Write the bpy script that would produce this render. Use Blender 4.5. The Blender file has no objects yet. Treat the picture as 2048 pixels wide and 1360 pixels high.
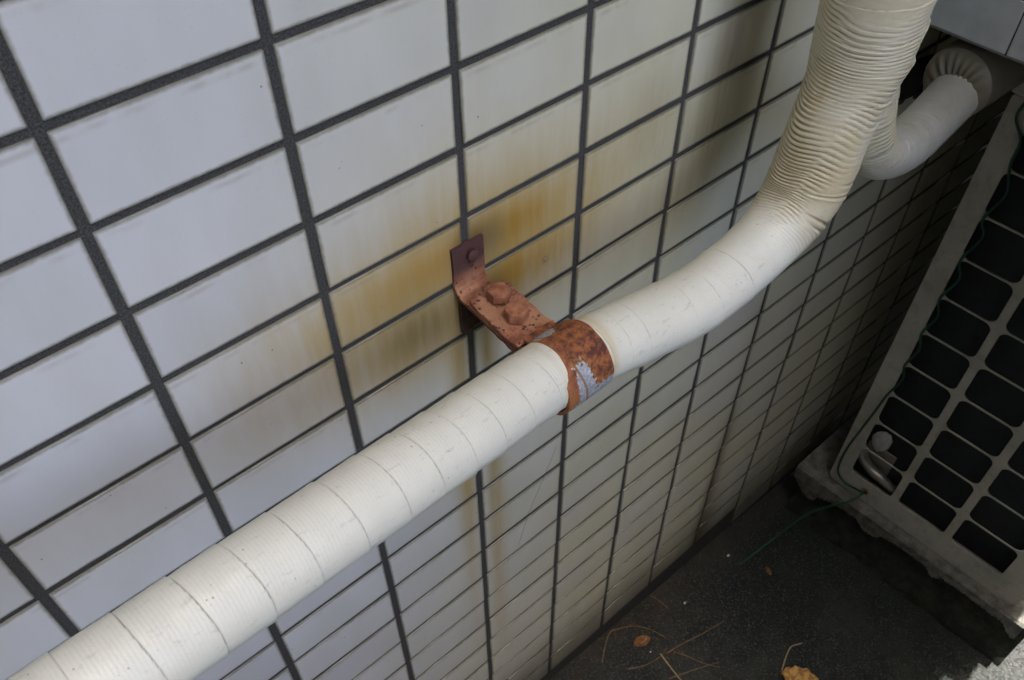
import bpy, bmesh, math, random
import numpy as np
from mathutils import Matrix, Vector
random.seed(7); RS = np.random.RandomState(11)
S = bpy.context.scene
COL = S.collection
PI = math.pi

# ------------------------------------------------------------------ camera, light, exposure
CAM = np.array([0.05012, -0.33654, 0.19055])
RC = np.array([[0.75522827, -0.65543821, -0.00556887],
               [-0.48442834, -0.5524187, -0.67835298],
               [0.44154211, 0.51500907, -0.73471506]])      # rows: right, down, forward
FPX = 1752.48
cd = bpy.data.cameras.new('camera'); cam = bpy.data.objects.new('camera', cd); COL.objects.link(cam)
M = Matrix.Identity(4)
for r in range(3):
    M[r][0] = RC[0][r]; M[r][1] = -RC[1][r]; M[r][2] = -RC[2][r]; M[r][3] = CAM[r]
cam.matrix_world = M
cd.sensor_width = 36.0; cd.lens = FPX / 2048 * 36
cd.clip_start = 0.01; cd.clip_end = 200
cd.dof.use_dof = True; cd.dof.focus_distance = 0.56; cd.dof.aperture_fstop = 30.0
S.camera = cam
SUN = Vector((0.10, 0.010, 0.99)).normalized()              # direction towards the sun
sd = bpy.data.lights.new('sun', 'SUN'); sd.energy = 2.0; sd.angle = math.radians(0.5); sd.color = (1.0, 0.95, 0.88)
so = bpy.data.objects.new('sun', sd); COL.objects.link(so)
so.rotation_euler = SUN.to_track_quat('Z', 'Y').to_euler(); so.location = (2, 0.5, 6)
W = bpy.data.worlds.new('World'); S.world = W; W.use_nodes = True
wn = W.node_tree.nodes; wl = W.node_tree.links
bg = wn['Background']; sky = wn.new('ShaderNodeTexSky'); sky.sky_type = 'NISHITA'; sky.sun_disc = False
sky.sun_elevation = math.asin(SUN.z); sky.sun_rotation = math.atan2(SUN.x, SUN.y)
sky.dust_density = 6.0; sky.air_density = 0.7; sky.ozone_density = 0.0
wl.new(sky.outputs[0], bg.inputs[0]); bg.inputs[1].default_value = 0.15
S.view_settings.view_transform = 'Standard'; S.view_settings.look = 'None'
S.view_settings.gamma = 1; S.view_settings.use_curve_mapping = False
S.view_settings.exposure = 3.0
S.render.engine = 'CYCLES'

# ------------------------------------------------------------------ helpers
def P2(X):
    c = RC @ (np.array(X, float) - CAM)
    return 1024 + FPX * c[0] / c[2], 680 + FPX * c[1] / c[2], c[2]

def tag(o, label=None, cat=None, group=None, kind=None):
    if label: o['label'] = label
    if cat: o['category'] = cat
    if group: o['group'] = group
    if kind: o['kind'] = kind
    return o

def thing(name, loc, label, cat, group=None):
    o = bpy.data.objects.new(name, None); COL.objects.link(o); o.location = loc
    o.empty_display_size = 0.02
    return tag(o, label, cat, group)

def obj(name, verts, faces, mat, parent=None, smooth=False, uv=None, origin=None):
    """mesh from world-space vertices; uv = per-vertex (u,v) list"""
    v = np.array(verts, float)
    org = np.array(parent.location if parent is not None else (origin if origin is not None else (0, 0, 0)), float)
    if parent is not None and parent.parent is not None:
        org = org + np.array(parent.parent.location)
    v = v - org
    me = bpy.data.meshes.new(name); me.from_pydata(v.tolist(), [], [list(map(int, f)) for f in faces])
    if uv is not None:
        l = me.uv_layers.new(name='UVMap')
        vi = np.zeros(len(me.loops), dtype=np.int32); me.loops.foreach_get('vertex_index', vi)
        l.data.foreach_set('uv', np.array(uv, dtype=np.float32)[vi].ravel())
    if smooth: me.polygons.foreach_set('use_smooth', [True] * len(me.polygons))
    me.materials.append(mat); me.update()
    o = bpy.data.objects.new(name, me); COL.objects.link(o)
    if parent is not None: o.parent = parent
    else: o.location = org
    return o

def from_bm(name, bm, mat, parent=None, smooth=False, origin=None):
    bm.verts.ensure_lookup_table(); bm.verts.index_update()
    bmesh.ops.recalc_face_normals(bm, faces=bm.faces[:])
    V = [v.co[:] for v in bm.verts]; F = [[v.index for v in f.verts] for f in bm.faces]
    bm.free()
    return obj(name, V, F, mat, parent, smooth, origin=origin)

def box_bm(bm, o, ax, ay, az, bev=0.0, seg=2):
    """box spanning origin o with edge vectors ax ay az"""
    o, ax, ay, az = [Vector(q) for q in (o, ax, ay, az)]
    vs = [bm.verts.new(o + ax * i + ay * j + az * k) for k in (0, 1) for j in (0, 1) for i in (0, 1)]
    fs = [bm.faces.new([vs[i] for i in q]) for q in ((0, 2, 3, 1), (4, 5, 7, 6), (0, 1, 5, 4), (2, 6, 7, 3), (0, 4, 6, 2), (1, 3, 7, 5))]
    if bev > 0:
        es = set(e for f in fs for e in f.edges)
        bmesh.ops.bevel(bm, geom=list(es), offset=bev, segments=seg, profile=0.5, affect='EDGES')

def noise1(seed, n=6, lo=1, hi=8):
    r = np.random.RandomState(seed)
    a = r.uniform(-1, 1, n); f = r.uniform(lo, hi, n); p = r.uniform(0, 6.28, n)
    return lambda x: sum(a[i] * np.sin(f[i] * x + p[i]) for i in range(n)) / math.sqrt(n)

def noise2(seed, n=14, sx=1.0, sy=1.0):
    r = np.random.RandomState(seed)
    k = r.normal(0, 1, (n, 2)); p = r.uniform(0, 6.28, n)
    return lambda x, y: sum(np.sin(k[i, 0] * x * sx + k[i, 1] * y * sy + p[i]) for i in range(n)) / math.sqrt(n)

def catmull(P, n):
    P = np.array(P, float); out = []
    Q = np.vstack([2 * P[0] - P[1], P, 2 * P[-1] - P[-2]])
    for i in range(1, len(Q) - 2):
        t = np.linspace(0, 1, n, endpoint=False)[:, None]
        a, b, c, d = Q[i - 1], Q[i], Q[i + 1], Q[i + 2]
        out.append(0.5 * ((2 * b) + (-a + c) * t + (2 * a - 5 * b + 4 * c - d) * t ** 2 + (-a + 3 * b - 3 * c + d) * t ** 3))
    out.append(P[-1][None]); return np.vstack(out)

def resample(P, step):
    d = np.r_[0, np.cumsum(np.linalg.norm(np.diff(P[:, :3], axis=0), axis=1))]
    s = np.arange(0, d[-1], step)
    return s, np.stack([np.interp(s, d, P[:, k]) for k in range(P.shape[1])], 1)

def sweep(P, s, nphi, rad, n0):
    """P centreline (N,3), rad function(sgrid, phigrid) -> radius; frame by parallel transport; phi=0 along n0"""
    T = np.gradient(P, axis=0); T /= np.linalg.norm(T, axis=1)[:, None]
    N = np.zeros_like(P); n = np.array(n0, float)
    for i in range(len(P)):
        n = n - T[i] * (n @ T[i]); n /= np.linalg.norm(n); N[i] = n
    B = -np.cross(T, N)
    phi = np.linspace(0, 2 * PI, nphi, endpoint=False)
    sg, pg = np.meshgrid(s, phi, indexing='ij')
    R = rad(sg, pg)
    V = P[:, None] + R[..., None] * (np.cos(pg)[..., None] * N[:, None] - np.sin(pg)[..., None] * -B[:, None])
    a = np.arange(len(P) - 1)[:, None] * nphi; b = np.arange(nphi)[None]; c = (b + 1) % nphi
    F = np.stack([a + b, a + c, a + nphi + c, a + nphi + b], -1).reshape(-1, 4)
    return V.reshape(-1, 3), F, sg, pg, (T, N, B)

def tube(name, pts, r, mat, parent=None, n=8, step=0.003, taper=None, origin=None):
    Pc = catmull(pts, 10); s, Pr = resample(Pc, step)
    L = max(s[-1], 1e-6)
    f = (lambda sg, pg: r + 0 * sg) if taper is None else (lambda sg, pg: r * (1 - (1 - taper) * sg / L))
    T0 = Pr[1] - Pr[0]; n0 = np.cross(T0, [0.3, 0.2, 1.0]); n0 /= np.linalg.norm(n0)
    V, F, *_ = sweep(Pr, s, n, f, n0)
    F = F.tolist() + [list(range(n))[::-1], list(range(len(V) - n, len(V)))]
    return obj(name, V, F, mat, parent, True, origin=origin if origin is not None else Pr[0])

# ------------------------------------------------------------------ node helpers
class NT:
    def __init__(s, name):
        s.m = bpy.data.materials.new(name); s.m.use_nodes = True
        s.n = s.m.node_tree.nodes; s.l = s.m.node_tree.links
        s.b = s.n['Principled BSDF']
    def put(s, sock, v):
        if isinstance(v, bpy.types.NodeSocket): s.l.new(v, sock)
        elif v is not None:
            if isinstance(v, (tuple, list)) and len(v) == 3 and sock.type == 'RGBA': v = (*v, 1)
            sock.default_value = v
    def mt(s, op, a, b=None, c=None, clamp=False):
        n = s.n.new('ShaderNodeMath'); n.operation = op; n.use_clamp = clamp
        s.put(n.inputs[0], a)
        if b is not None: s.put(n.inputs[1], b)
        if c is not None: s.put(n.inputs[2], c)
        return n.outputs[0]
    def mix(s, f, a, b, mode='MIX'):
        n = s.n.new('ShaderNodeMix'); n.data_type = 'RGBA'; n.blend_type = mode; n.clamp_factor = True
        s.put(n.inputs[0], f); s.put(n.inputs[6], a); s.put(n.inputs[7], b); return n.outputs[2]
    def noise(s, vec, scale, detail=4, rough=0.55, dist=0.0):
        n = s.n.new('ShaderNodeTexNoise'); s.put(n.inputs['Vector'], vec)
        n.inputs['Scale'].default_value = scale; n.inputs['Detail'].default_value = detail
        n.inputs['Roughness'].default_value = rough; n.inputs['Distortion'].default_value = dist
        return n.outputs[0]
    def vor(s, vec, scale, feat='F1'):
        n = s.n.new('ShaderNodeTexVoronoi'); n.feature = feat; s.put(n.inputs['Vector'], vec); n.inputs['Scale'].default_value = scale
        return n.outputs['Distance'], n.outputs.get('Color')
    def ramp(s, f, lo, hi, a=0.0, b=1.0):
        n = s.n.new('ShaderNodeMapRange'); n.interpolation_type = 'SMOOTHSTEP'; s.put(n.inputs[0], f)
        n.inputs[1].default_value = lo; n.inputs[2].default_value = hi; n.inputs[3].default_value = a; n.inputs[4].default_value = b
        return n.outputs[0]
    def xyz(s, v):
        n = s.n.new('ShaderNodeSeparateXYZ'); s.l.new(v, n.inputs[0]); return n.outputs
    def comb(s, x, y, z):
        n = s.n.new('ShaderNodeCombineXYZ')
        for i, v in enumerate((x, y, z)): s.put(n.inputs[i], v)
        return n.outputs[0]
    def pos(s): return s.n.new('ShaderNodeNewGeometry').outputs['Position']
    def uv(s):
        n = s.n.new('ShaderNodeUVMap'); n.uv_map = 'UVMap'; return n.outputs[0]
    def bump(s, h, strength=0.3, dist=0.001, prev=None):
        n = s.n.new('ShaderNodeBump'); n.inputs['Strength'].default_value = strength; n.inputs['Distance'].default_value = dist
        s.put(n.inputs['Height'], h)
        if prev is not None: s.l.new(prev, n.inputs['Normal'])
        return n.outputs[0]
    def done(s, color=None, rough=None, normal=None, metal=None, spec=None):
        if color is not None: s.put(s.b.inputs['Base Color'], color)
        if rough is not None: s.put(s.b.inputs['Roughness'], rough)
        if normal is not None: s.put(s.b.inputs['Normal'], normal)
        if metal is not None: s.put(s.b.inputs['Metallic'], metal)
        if spec is not None: s.put(s.b.inputs['Specular IOR Level'], spec)
        return s.m
    def blob(s, x, z, cx, cz, sx, sz):
        dx = s.mt('MULTIPLY', s.mt('SUBTRACT', x, cx), 1.0 / sx); dz = s.mt('MULTIPLY', s.mt('SUBTRACT', z, cz), 1.0 / sz)
        q = s.mt('ADD', s.mt('MULTIPLY', dx, dx), s.mt('MULTIPLY', dz, dz))
        return s.mt('EXPONENT', s.mt('MULTIPLY', q, -1.0))

# ------------------------------------------------------------------ materials
PITX, PITZ = 0.1, 0.050426
JX, JZ = 0.0054, 0.0045

def grime(t, x, z):
    """dirt rising from the ground and runs down the wall, 0..1"""
    n = t.noise(t.comb(t.mt('MULTIPLY', x, 3.0), 0.0, z), 9, 5)
    g = t.mt('ADD', t.mt('ADD', z, t.mt('MULTIPLY', x, .075)), t.mt('MULTIPLY', n, 0.12))
    low = t.ramp(g, -.94, -0.74, 1.0, 0.0)
    return low, n

t = NT('glazed_tile')
p = t.pos(); X, Y, Z = t.xyz(p); uv = t.uv(); U, V, _ = t.xyz(uv)
oi = t.n.new('ShaderNodeObjectInfo')
base = t.mix(oi.outputs['Random'], (0.64, 0.65, 0.655), (0.735, 0.74, 0.735))
n1 = t.noise(p, 7, 4)
wash = t.noise(t.comb(t.mt('MULTIPLY', X, 2.6), 0.0, t.mt('MULTIPLY', Z, 0.9)), 10, 4, 0.55)
warm = t.mt('MULTIPLY', t.ramp(X, 0.10, 0.44), t.ramp(n1, 0.2, 0.75, 0.55, 1.0))
base = t.mix(t.mt('MULTIPLY', warm, 1.0), base, (0.70, 0.67, 0.47))
base = t.mix(t.mt('MULTIPLY', t.ramp(wash, 0.25, 0.8), 0.22), base, (0.42, 0.40, 0.30))
streak = t.ramp(t.noise(t.comb(X, 0.0, t.mt('MULTIPLY', Z, .10)), 150, 4, .6), .3, .7, .72, 1.2)
def stain(base, col, cx, cz, sx, sz, k):
    m = t.blob(X, Z, cx, cz, sx, sz)
    m = t.mt('MULTIPLY', m, t.mt('MULTIPLY', t.ramp(wash, 0.2, 0.7, 0.65, 1.15), streak)); m = t.mt('MULTIPLY', m, k, clamp=True)
    return t.mix(m, base, col)
OCH = (0.42, 0.24, 0.045); OLV = (0.31, 0.245, 0.10); BRN = (0.13, 0.075, 0.03); YEL = (0.52, 0.40, 0.18)
for a in ((YEL, .27, -.19, .11, .055, .55), (YEL, .35, -.19, .10, .06, .55), (YEL, .25, -.185, .085, .035, .85), (YEL, .365, -.195, .075, .045, .8), (YEL, .24, -.235, .07, .035, .6), (YEL, .30, -.15, .05, .03, .5),
          (OCH, .280, -.179, .060, .021, 1.15), (YEL, .30, -.185, .13, .07, .45), (OCH, .328, -.178, .045, .019, 1.0), (OCH, .327, -.220, .036, .020, 1.0), (OCH, .365, -.219, .05, .02, .5), (OLV, .268, -.222, .040, .020, .9),
          (OLV, .318, -.182, .014, .018, .95), (BRN, .307, -.175, .017, .014, 1.0), (BRN, .322, -.228, .010, .016, .6), (BRN, .369, -.2262, .0022, .0030, .9), ((.6, .58, .5), .3692, -.2256, .0008, .0010, 1.2), (BRN, .300, -.205, .012, .03, .6),
          (OCH, .2885, -.27, .0045, .028, .95), (OCH, .3135, -.28, .0045, .028, .8), (YEL, .288, -.36, .012, .12, .9), (OLV, .316, -.42, .006, .12, .8), (YEL, .318, -.50, .010, .25, .7), (OCH, .287, -.40, .004, .06, .7), (YEL, .286, -.45, .008, .2, .6),
          (BRN, .548, -.13, .014, .045, .55), (OLV, .535, -.19, .022, .07, .6), (OLV, .50, -.25, .03, .06, .4), (OLV, .47, -.16, .05, .05, .3),
          (BRN, .703, -.83, .012, .20, .75), (BRN, .709, -.98, .020, .10, .9), (BRN, .60, -1.03, .3, .03, .5)):
    base = stain(base, *a)
# dirt gathering along the tile edges
du = t.mt('SUBTRACT', 0.5, t.mt('ABSOLUTE', t.mt('SUBTRACT', U, 0.5)))
dv = t.mt('SUBTRACT', 0.5, t.mt('ABSOLUTE', t.mt('SUBTRACT', V, 0.5)))
ed = t.mt('MINIMUM', t.mt('MULTIPLY', du, 93.8), t.mt('MULTIPLY', dv, 45.2))       # mm from the edge
edn = t.mt('ADD', ed, t.mt('MULTIPLY', t.noise(p, 240, 3), -1.6))
rim = t.ramp(edn, -0.9, 1.7, 0.85, 0.0)
base = t.mix(rim, base, (0.17, 0.155, 0.095))
top = t.mt('MULTIPLY', t.ramp(t.mt('ABSOLUTE', t.mt('SUBTRACT', V, 0.90)), 0.0, 0.06, 0.35, 0.0), t.ramp(t.noise(p, 60, 4), 0.4, 0.7))
base = t.mix(top, base, (0.33, 0.27, 0.20))
low, ng = grime(t, X, Z)
base = t.mix(t.mt('MULTIPLY', low, 0.8), base, (0.075, 0.07, 0.045))
spd, _ = t.vor(p, 85)
spk = t.mt('MULTIPLY', t.ramp(spd, 0.03, 0.065, 1.0, 0.0), t.ramp(t.noise(p, 30, 2), 0.53, 0.56))
base = t.mix(t.mt('MULTIPLY', spk, 0.8), base, (0.05, 0.04, 0.03))
spd2, _ = t.vor(p, 260)
base = t.mix(t.mt('MULTIPLY', t.ramp(spd2, 0.05, 0.14, 1.0, 0.0), 0.10), base, (0.12, 0.10, 0.08))
cl = t.mt('ADD', t.mt('SUBTRACT', X, 0.387), t.mt('MULTIPLY', t.mt('ADD', Z, 0.474), -0.38))
cl = t.mt('ABSOLUTE', t.mt('ADD', cl, t.mt('MULTIPLY', t.mt('SUBTRACT', t.noise(p, 14, 3), 0.5), 0.012)))
crk = t.mt('MULTIPLY', t.ramp(cl, 0.0002, 0.0007, 1.0, 0.0), t.mt('MULTIPLY', t.ramp(Z, -.60, -.59), t.ramp(Z, -.475, -.465, 1.0, 0.0)))
base = t.mix(t.mt('MULTIPLY', crk, 0.7), base, (0.08, 0.07, 0.05))
bmp = t.bump(t.noise(p, 26, 2), 0.25, 0.0012)
bmp = t.bump(t.noise(p, 700, 2), 0.04, 0.0004, bmp)
TILE = t.done(base, .30, bmp, spec=0.5)

t = NT('shaded_ledge_tile'); p = t.pos(); n = t.noise(p, 25, 5)
TILE2 = t.done(t.mix(t.ramp(n, .35, .7), (.50, .53, .53), (.40, .42, .41)), .35, spec=.5)  # tile colour lowered to stand in for shade on the ledge side
t = NT('grout')
p = t.pos(); X, Y, Z = t.xyz(p)
g = t.noise(p, 900, 4, 0.7)
c = t.mix(t.ramp(g, 0.35, 0.7), (0.028, 0.028, 0.027), (0.105, 0.102, 0.098))
c = t.mix(t.ramp(t.noise(p, 1500, 2), 0.68, 0.76), c, (0.30, 0.30, 0.30))
c = t.mix(t.mt('MULTIPLY', t.blob(X, Z, .30, -.27, .012, .07), 0.6), c, (0.06, 0.038, 0.02))
low, ng = grime(t, X, Z); c = t.mix(t.mt('MULTIPLY', low, .6), c, (0.02, 0.02, 0.016))
GROUT = t.done(c, 0.9, t.bump(g, 0.5, 0.0008))

def wrap_mat(name, base, worn, groove):
    t = NT(name)
    at = t.n.new('ShaderNodeAttribute'); at.attribute_name = 'wrap'
    sc = t.n.new('ShaderNodeSeparateColor'); t.l.new(at.outputs['Color'], sc.inputs[0])
    seam, gr, wear = sc.outputs[0], sc.outputs[1], sc.outputs[2]
    p = t.pos()
    n = t.noise(p, 28, 5, 0.6); c = t.mix(t.ramp(n, 0.3, 0.7), base, tuple(q * .94 for q in base))
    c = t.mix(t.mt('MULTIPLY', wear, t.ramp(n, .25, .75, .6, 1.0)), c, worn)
    sm, _ = t.vor(p, 170); mk = t.mt('MULTIPLY', t.ramp(sm, .03, .12, 1.0, 0.0), t.ramp(t.noise(p, 22, 3), .50, .60))
    c = t.mix(t.mt('MULTIPLY', mk, .7), c, (.17, .15, .13))
    sm2 = t.noise(t.comb(t.mt('MULTIPLY', t.xyz(p)[0], .35), t.xyz(p)[1], t.xyz(p)[2]), 260, 3, .7); c = t.mix(t.mt('MULTIPLY', t.ramp(sm2, .58, .72), .25), c, (.30, .27, .22))
    X, Y, Z = t.xyz(p)
    sc1 = t.blob(X, Z, .148, -.158, .010, .010); sp2 = t.ramp(t.noise(p, 420, 3, .8), .54, .62)
    c = t.mix(t.mt('MULTIPLY', t.mt('MULTIPLY', t.ramp(sc1, .35, .8), sp2), .75), c, (.13, .12, .14))
    gd = t.ramp(t.noise(p, 300, 3), .62, .75); c = t.mix(t.mt('MULTIPLY', gd, .16), c, (.35, .33, .28))
    c = t.mix(gr, c, groove)
    c = t.mix(t.mt('MULTIPLY', seam, t.ramp(n, .3, .65, .45, .85)), c, (.15, .12, .075))
    b = t.bump(t.noise(p, 420, 3), .2, .0006); b = t.bump(t.noise(p, 90, 4), .45, .0014, b)
    return t.done(c, t.ramp(n, .3, .7, .30, .46), b, spec=.5)
WRAP = wrap_mat('vinyl_tape', (.715, .708, .605), (.58, .495, .295), (.20, .145, .06))
WRAP3 = wrap_mat('shaded_vinyl_tape', (.60, .615, .60), (.52, .46, .26), (.15, .13, .08))  # same tape, colour dimmed in place of shade on the branch
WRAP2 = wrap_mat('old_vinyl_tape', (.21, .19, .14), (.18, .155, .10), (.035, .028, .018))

t = NT('rusted_steel')
p = t.pos(); X, Y, Z = t.xyz(p); n = t.noise(p, 110, 6, .65); n2 = t.noise(p, 480, 4, .7); n3 = t.noise(p, 45, 3)
c = t.mix(t.ramp(n, .35, .68), (.25, .085, .045), (.47, .205, .105))
c = t.mix(t.ramp(n2, .52, .72), c, (.15, .05, .03))
c = t.mix(t.mt('MULTIPLY', t.ramp(n3, .40, .62), .55), c, (.56, .30, .16))
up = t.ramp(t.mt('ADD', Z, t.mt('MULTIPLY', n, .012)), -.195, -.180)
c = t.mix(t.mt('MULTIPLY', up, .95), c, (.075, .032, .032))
vd, _ = t.vor(p, 260); pit = t.mt('MULTIPLY', t.ramp(vd, .16, .34, 1.0, 0.0), t.ramp(t.noise(p, 90, 2), .44, .52))
c = t.mix(t.mt('MULTIPLY', pit, .85), c, (.055, .022, .028))
blk = t.mt('MULTIPLY', t.blob(X, Y, .311, -.022, .010, .010), t.ramp(n2, .40, .52)); c = t.mix(t.mt('MULTIPLY', blk, .9), c, (.04, .02, .026))
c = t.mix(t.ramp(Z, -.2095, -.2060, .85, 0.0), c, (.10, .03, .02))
b = t.bump(n2, .6, .0008); b = t.bump(pit, .8, .0006, b)
RUST = t.done(c, .85, b)

t = NT('strap_rust')
p = t.pos(); uv = t.uv(); U, V, _ = t.xyz(uv)
n = t.noise(p, 150, 6, .68); n2 = t.noise(p, 520, 4, .7); n3 = t.noise(p, 60, 4)
c = t.mix(t.ramp(n, .38, .62), (.085, .026, .018), (.33, .115, .032))
c = t.mix(t.ramp(n2, .55, .72), c, (.06, .022, .024))
rimo = t.ramp(t.mt('ADD', U, t.mt('MULTIPLY', n3, .25)), .22, .42, .55, 0.0); c = t.mix(rimo, c, (.36, .14, .055))
def patch(u0, v0, su, sv):
    q = t.blob(U, V, u0, v0, su, sv)
    return t.mt('ADD', q, t.mt('ADD', t.mt('MULTIPLY', t.mt('SUBTRACT', n, .5), 1.1), t.mt('MULTIPLY', t.mt('SUBTRACT', n2, .5), .35)))
# v: 0 at the arm, 1 at the free end under the pipe
a1 = t.ramp(patch(.32, .150, .36, .080), .46, .54)
big = t.mt('MAXIMUM', patch(.38, .66, .19, .20), patch(.60, .87, .50, .16)); big = t.mt('MAXIMUM', big, patch(.93, .80, .14, .08))
a2 = t.ramp(big, .44, .50)
zc = t.mt('MAXIMUM', a1, a2)
halo = t.mt('MAXIMUM', t.ramp(big, .33, .46), t.ramp(patch(.30, .165, .38, .065), .36, .52))
c = t.mix(t.mt('MULTIPLY', halo, .6), c, (.34, .17, .045))
vein = t.ramp(t.mt('ABSOLUTE', t.mt('SUBTRACT', U, t.mt('ADD', .36, t.mt('MULTIPLY', t.mt('SUBTRACT', V, .7), .4)))), .012, .03, 1.0, 0.0)
zc = t.mt('MULTIPLY', zc, t.mt('SUBTRACT', 1.0, t.mt('MULTIPLY', vein, .9)))
zcol = t.mix(t.ramp(n2, .4, .65), (.30, .32, .35), (.52, .54, .57))
c = t.mix(zc, c, zcol)
b = t.bump(n2, .5, .0006); b = t.bump(t.mt('SUBTRACT', 1.0, zc), .5, .0005, b)
STRAP = t.done(c, t.mix(zc, (.85,) * 3, (.5,) * 3), b, metal=t.mt('MULTIPLY', zc, .25))

t = NT('ac_paint')
p = t.pos(); n = t.noise(p, 18, 5, .6); n2 = t.noise(p, 300, 3)
c = t.mix(t.ramp(n, .35, .7), (.50, .49, .43), (.38, .375, .32)); c = t.mix(t.mt('MULTIPLY', t.ramp(n2, .5, .75), .25), c, (.2, .18, .13))
X, Y, Z = t.xyz(p)
c = t.mix(t.mt('MULTIPLY', t.ramp(t.noise(p, 60, 4), .5, .7), .35), c, (.22, .20, .15))
ru = t.ramp(t.blob(Y, Z, -.1305, -.937, .006, .006), .3, .7); c = t.mix(ru, c, (.12, .05, .02))
ru = t.ramp(t.blob(Y, Z, -.1305, -.939, .010, .010), .3, .7); c = t.mix(t.mt('MULTIPLY', ru, .5), c, (.35, .25, .08))
PAINT = t.done(c, .5, t.bump(n2, .1, .0004))

t = NT('coil_fins')
p = t.pos(); X, Y, Z = t.xyz(p)
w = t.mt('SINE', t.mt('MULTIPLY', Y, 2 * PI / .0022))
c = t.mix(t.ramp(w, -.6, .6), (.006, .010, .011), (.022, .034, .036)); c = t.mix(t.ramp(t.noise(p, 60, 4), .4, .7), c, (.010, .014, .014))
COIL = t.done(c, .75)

def simple(name, c1, c2, sc=40, rough=.7, bs=.3, bd=.001, metal=0, det=5):
    t = NT(name); p = t.pos(); n = t.noise(p, sc, det, .65); n2 = t.noise(p, sc * 6, 4)
    c = t.mix(t.ramp(n, .35, .68), c1, c2)
    return t.done(c, rough, t.bump(t.mt('ADD', n, t.mt('MULTIPLY', n2, .5)), bs, bd), metal=metal)
CONC = simple('weathered_concrete', (.22, .215, .19), (.10, .10, .085), 60, .95, .8, .002)
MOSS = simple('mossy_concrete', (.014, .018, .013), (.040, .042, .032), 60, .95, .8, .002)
STEEL = simple('dull_tube_metal', (.30, .28, .25), (.42, .40, .37), 50, .35, .1, .001, .7)
WIRE = simple('green_plastic', (.006, .055, .035), (.010, .08, .05), 30, .4, .1, .0005)
TWIG = simple('dry_twig', (.16, .085, .035), (.28, .17, .08), 90, .9, .3, .0006)
TWIGP = simple('pale_straw', (.34, .25, .13), (.48, .38, .24), 90, .9, .3, .0006)
CHIP = simple('white_chip', (.70, .72, .75), (.85, .85, .86), 200, .6, .3, .0004)
LUMP = simple('grey_lump', (.42, .43, .44), (.56, .57, .58), 120, .8, .5, .001)
BOLT = simple('bolt_rust', (.24, .085, .04), (.46, .20, .10), 120, .85, .12, .0003)
RUSTD = simple('dark_rust', (.030, .020, .014), (.085, .038, .02), 120, .95, .5, .0008)
DARKST = simple('dark_steel', (.022, .022, .020), (.05, .04, .032), 60, .8, .3, .001)
BLOCKER = simple('blocker_render', (.055, .057, .055), (.085, .085, .08), 12, .95, .4, .003)  # used only on the added daylight blockers
PLAST = simple('soffit_render', (.26, .255, .24), (.34, .33, .31), 20, .95, .3, .001)
t = NT('dry_leaf'); p = t.pos(); n = t.noise(p, 160, 4)
LEAF = t.done(t.mix(t.ramp(n, .4, .62), (.55, .33, .09), (.24, .12, .04)), .7, t.bump(n, .4, .001))
t = NT('brown_leaf_bit'); p = t.pos(); n = t.noise(p, 200, 4)
LEAFB = t.done(t.mix(t.ramp(n, .4, .62), (.30, .13, .04), (.18, .08, .03)), .8, t.bump(n, .4, .001))

t = NT('asphalt')
p = t.pos(); X, Y, Z = t.xyz(p)
n1 = t.noise(p, 9, 6, .65); n2 = t.noise(p, 70, 5, .7); vd, vc = t.vor(p, 330)
vs = t.xyz(vc)[0]
agg = t.mix(vs, (.010, .013, .012), (.11, .115, .11))
c = t.mix(t.ramp(vd, .25, .55), agg, (.008, .013, .011))
c = t.mix(t.mt('MULTIPLY', t.ramp(n2, .38, .62), .65), c, (.009, .014, .012))
c = t.mix(t.mt('MULTIPLY', t.ramp(n1, .46, .68), .75), c, (.040, .043, .038))
ch = t.ramp(Y, -.32, -.43)                                # paler colour painted in where the sun patch falls
c = t.mix(t.mt('MULTIPLY', ch, .6), c, t.mix(vs, (.02, .02, .02), (.105, .103, .10)))
mo = t.mt('MULTIPLY', t.blob(X, Y, .93, -.18, .14, .22), t.ramp(n2, .35, .6)); c = t.mix(t.mt('MULTIPLY', mo, .6), c, (.020, .034, .024))
soil = t.mt('MULTIPLY', t.ramp(Y, -.06, -.01), t.ramp(n2, .3, .6)); c = t.mix(t.mt('MULTIPLY', soil, .6), c, (.045, .035, .022))
sp = t.mt('MULTIPLY', t.ramp(t.vor(p, 240)[0], .05, .12, 1.0, 0.0), t.ramp(t.noise(p, 75, 2), .55, .6)); c = t.mix(t.mt('MULTIPLY', sp, .8), c, (.34, .34, .34))
b = t.bump(t.mt('SUBTRACT', 1.0, vd), .7, .0016); b = t.bump(n2, .6, .004, b)
ASPH = t.done(c, .8, b)

# ------------------------------------------------------------------ ground
def gz(x, y=0): return -1.012 - .075 * x if abs(x) < 3 else -1.012 - .075 * math.copysign(3, x)
xs = np.unique(np.r_[-60, -20, -6, np.linspace(-3, .3, 12), np.linspace(.3, 1.2, 150), np.linspace(1.2, 3, 10), 6, 20, 60])
ys = np.unique(np.r_[-60, -20, -6, -3, np.linspace(-1.5, -.5, 8), np.linspace(-.5, .0, 90), .1, .3, 2, 6, 20, 60])
gx, gy = np.meshgrid(xs, ys, indexing='ij')
nA, nB = noise2(3, 16, 14, 14), noise2(5, 20, 70, 70)
inn = ((gx > .3) & (gx < 1.2) & (gy > -.5) & (gy < 0.01)).astype(float)
gzz = np.vectorize(gz)(gx, gy) + inn * (nA(gx, gy) * .0016 + nB(gx, gy) * .0007)
GV = np.stack([gx, gy, gzz], -1).reshape(-1, 3); ny = len(ys)
GF = [(i * ny + j, (i + 1) * ny + j, (i + 1) * ny + j + 1, i * ny + j + 1) for i in range(len(xs) - 1) for j in range(ny - 1)]
tag(obj('ground', GV, GF, ASPH, None, True), kind='structure')

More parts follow.
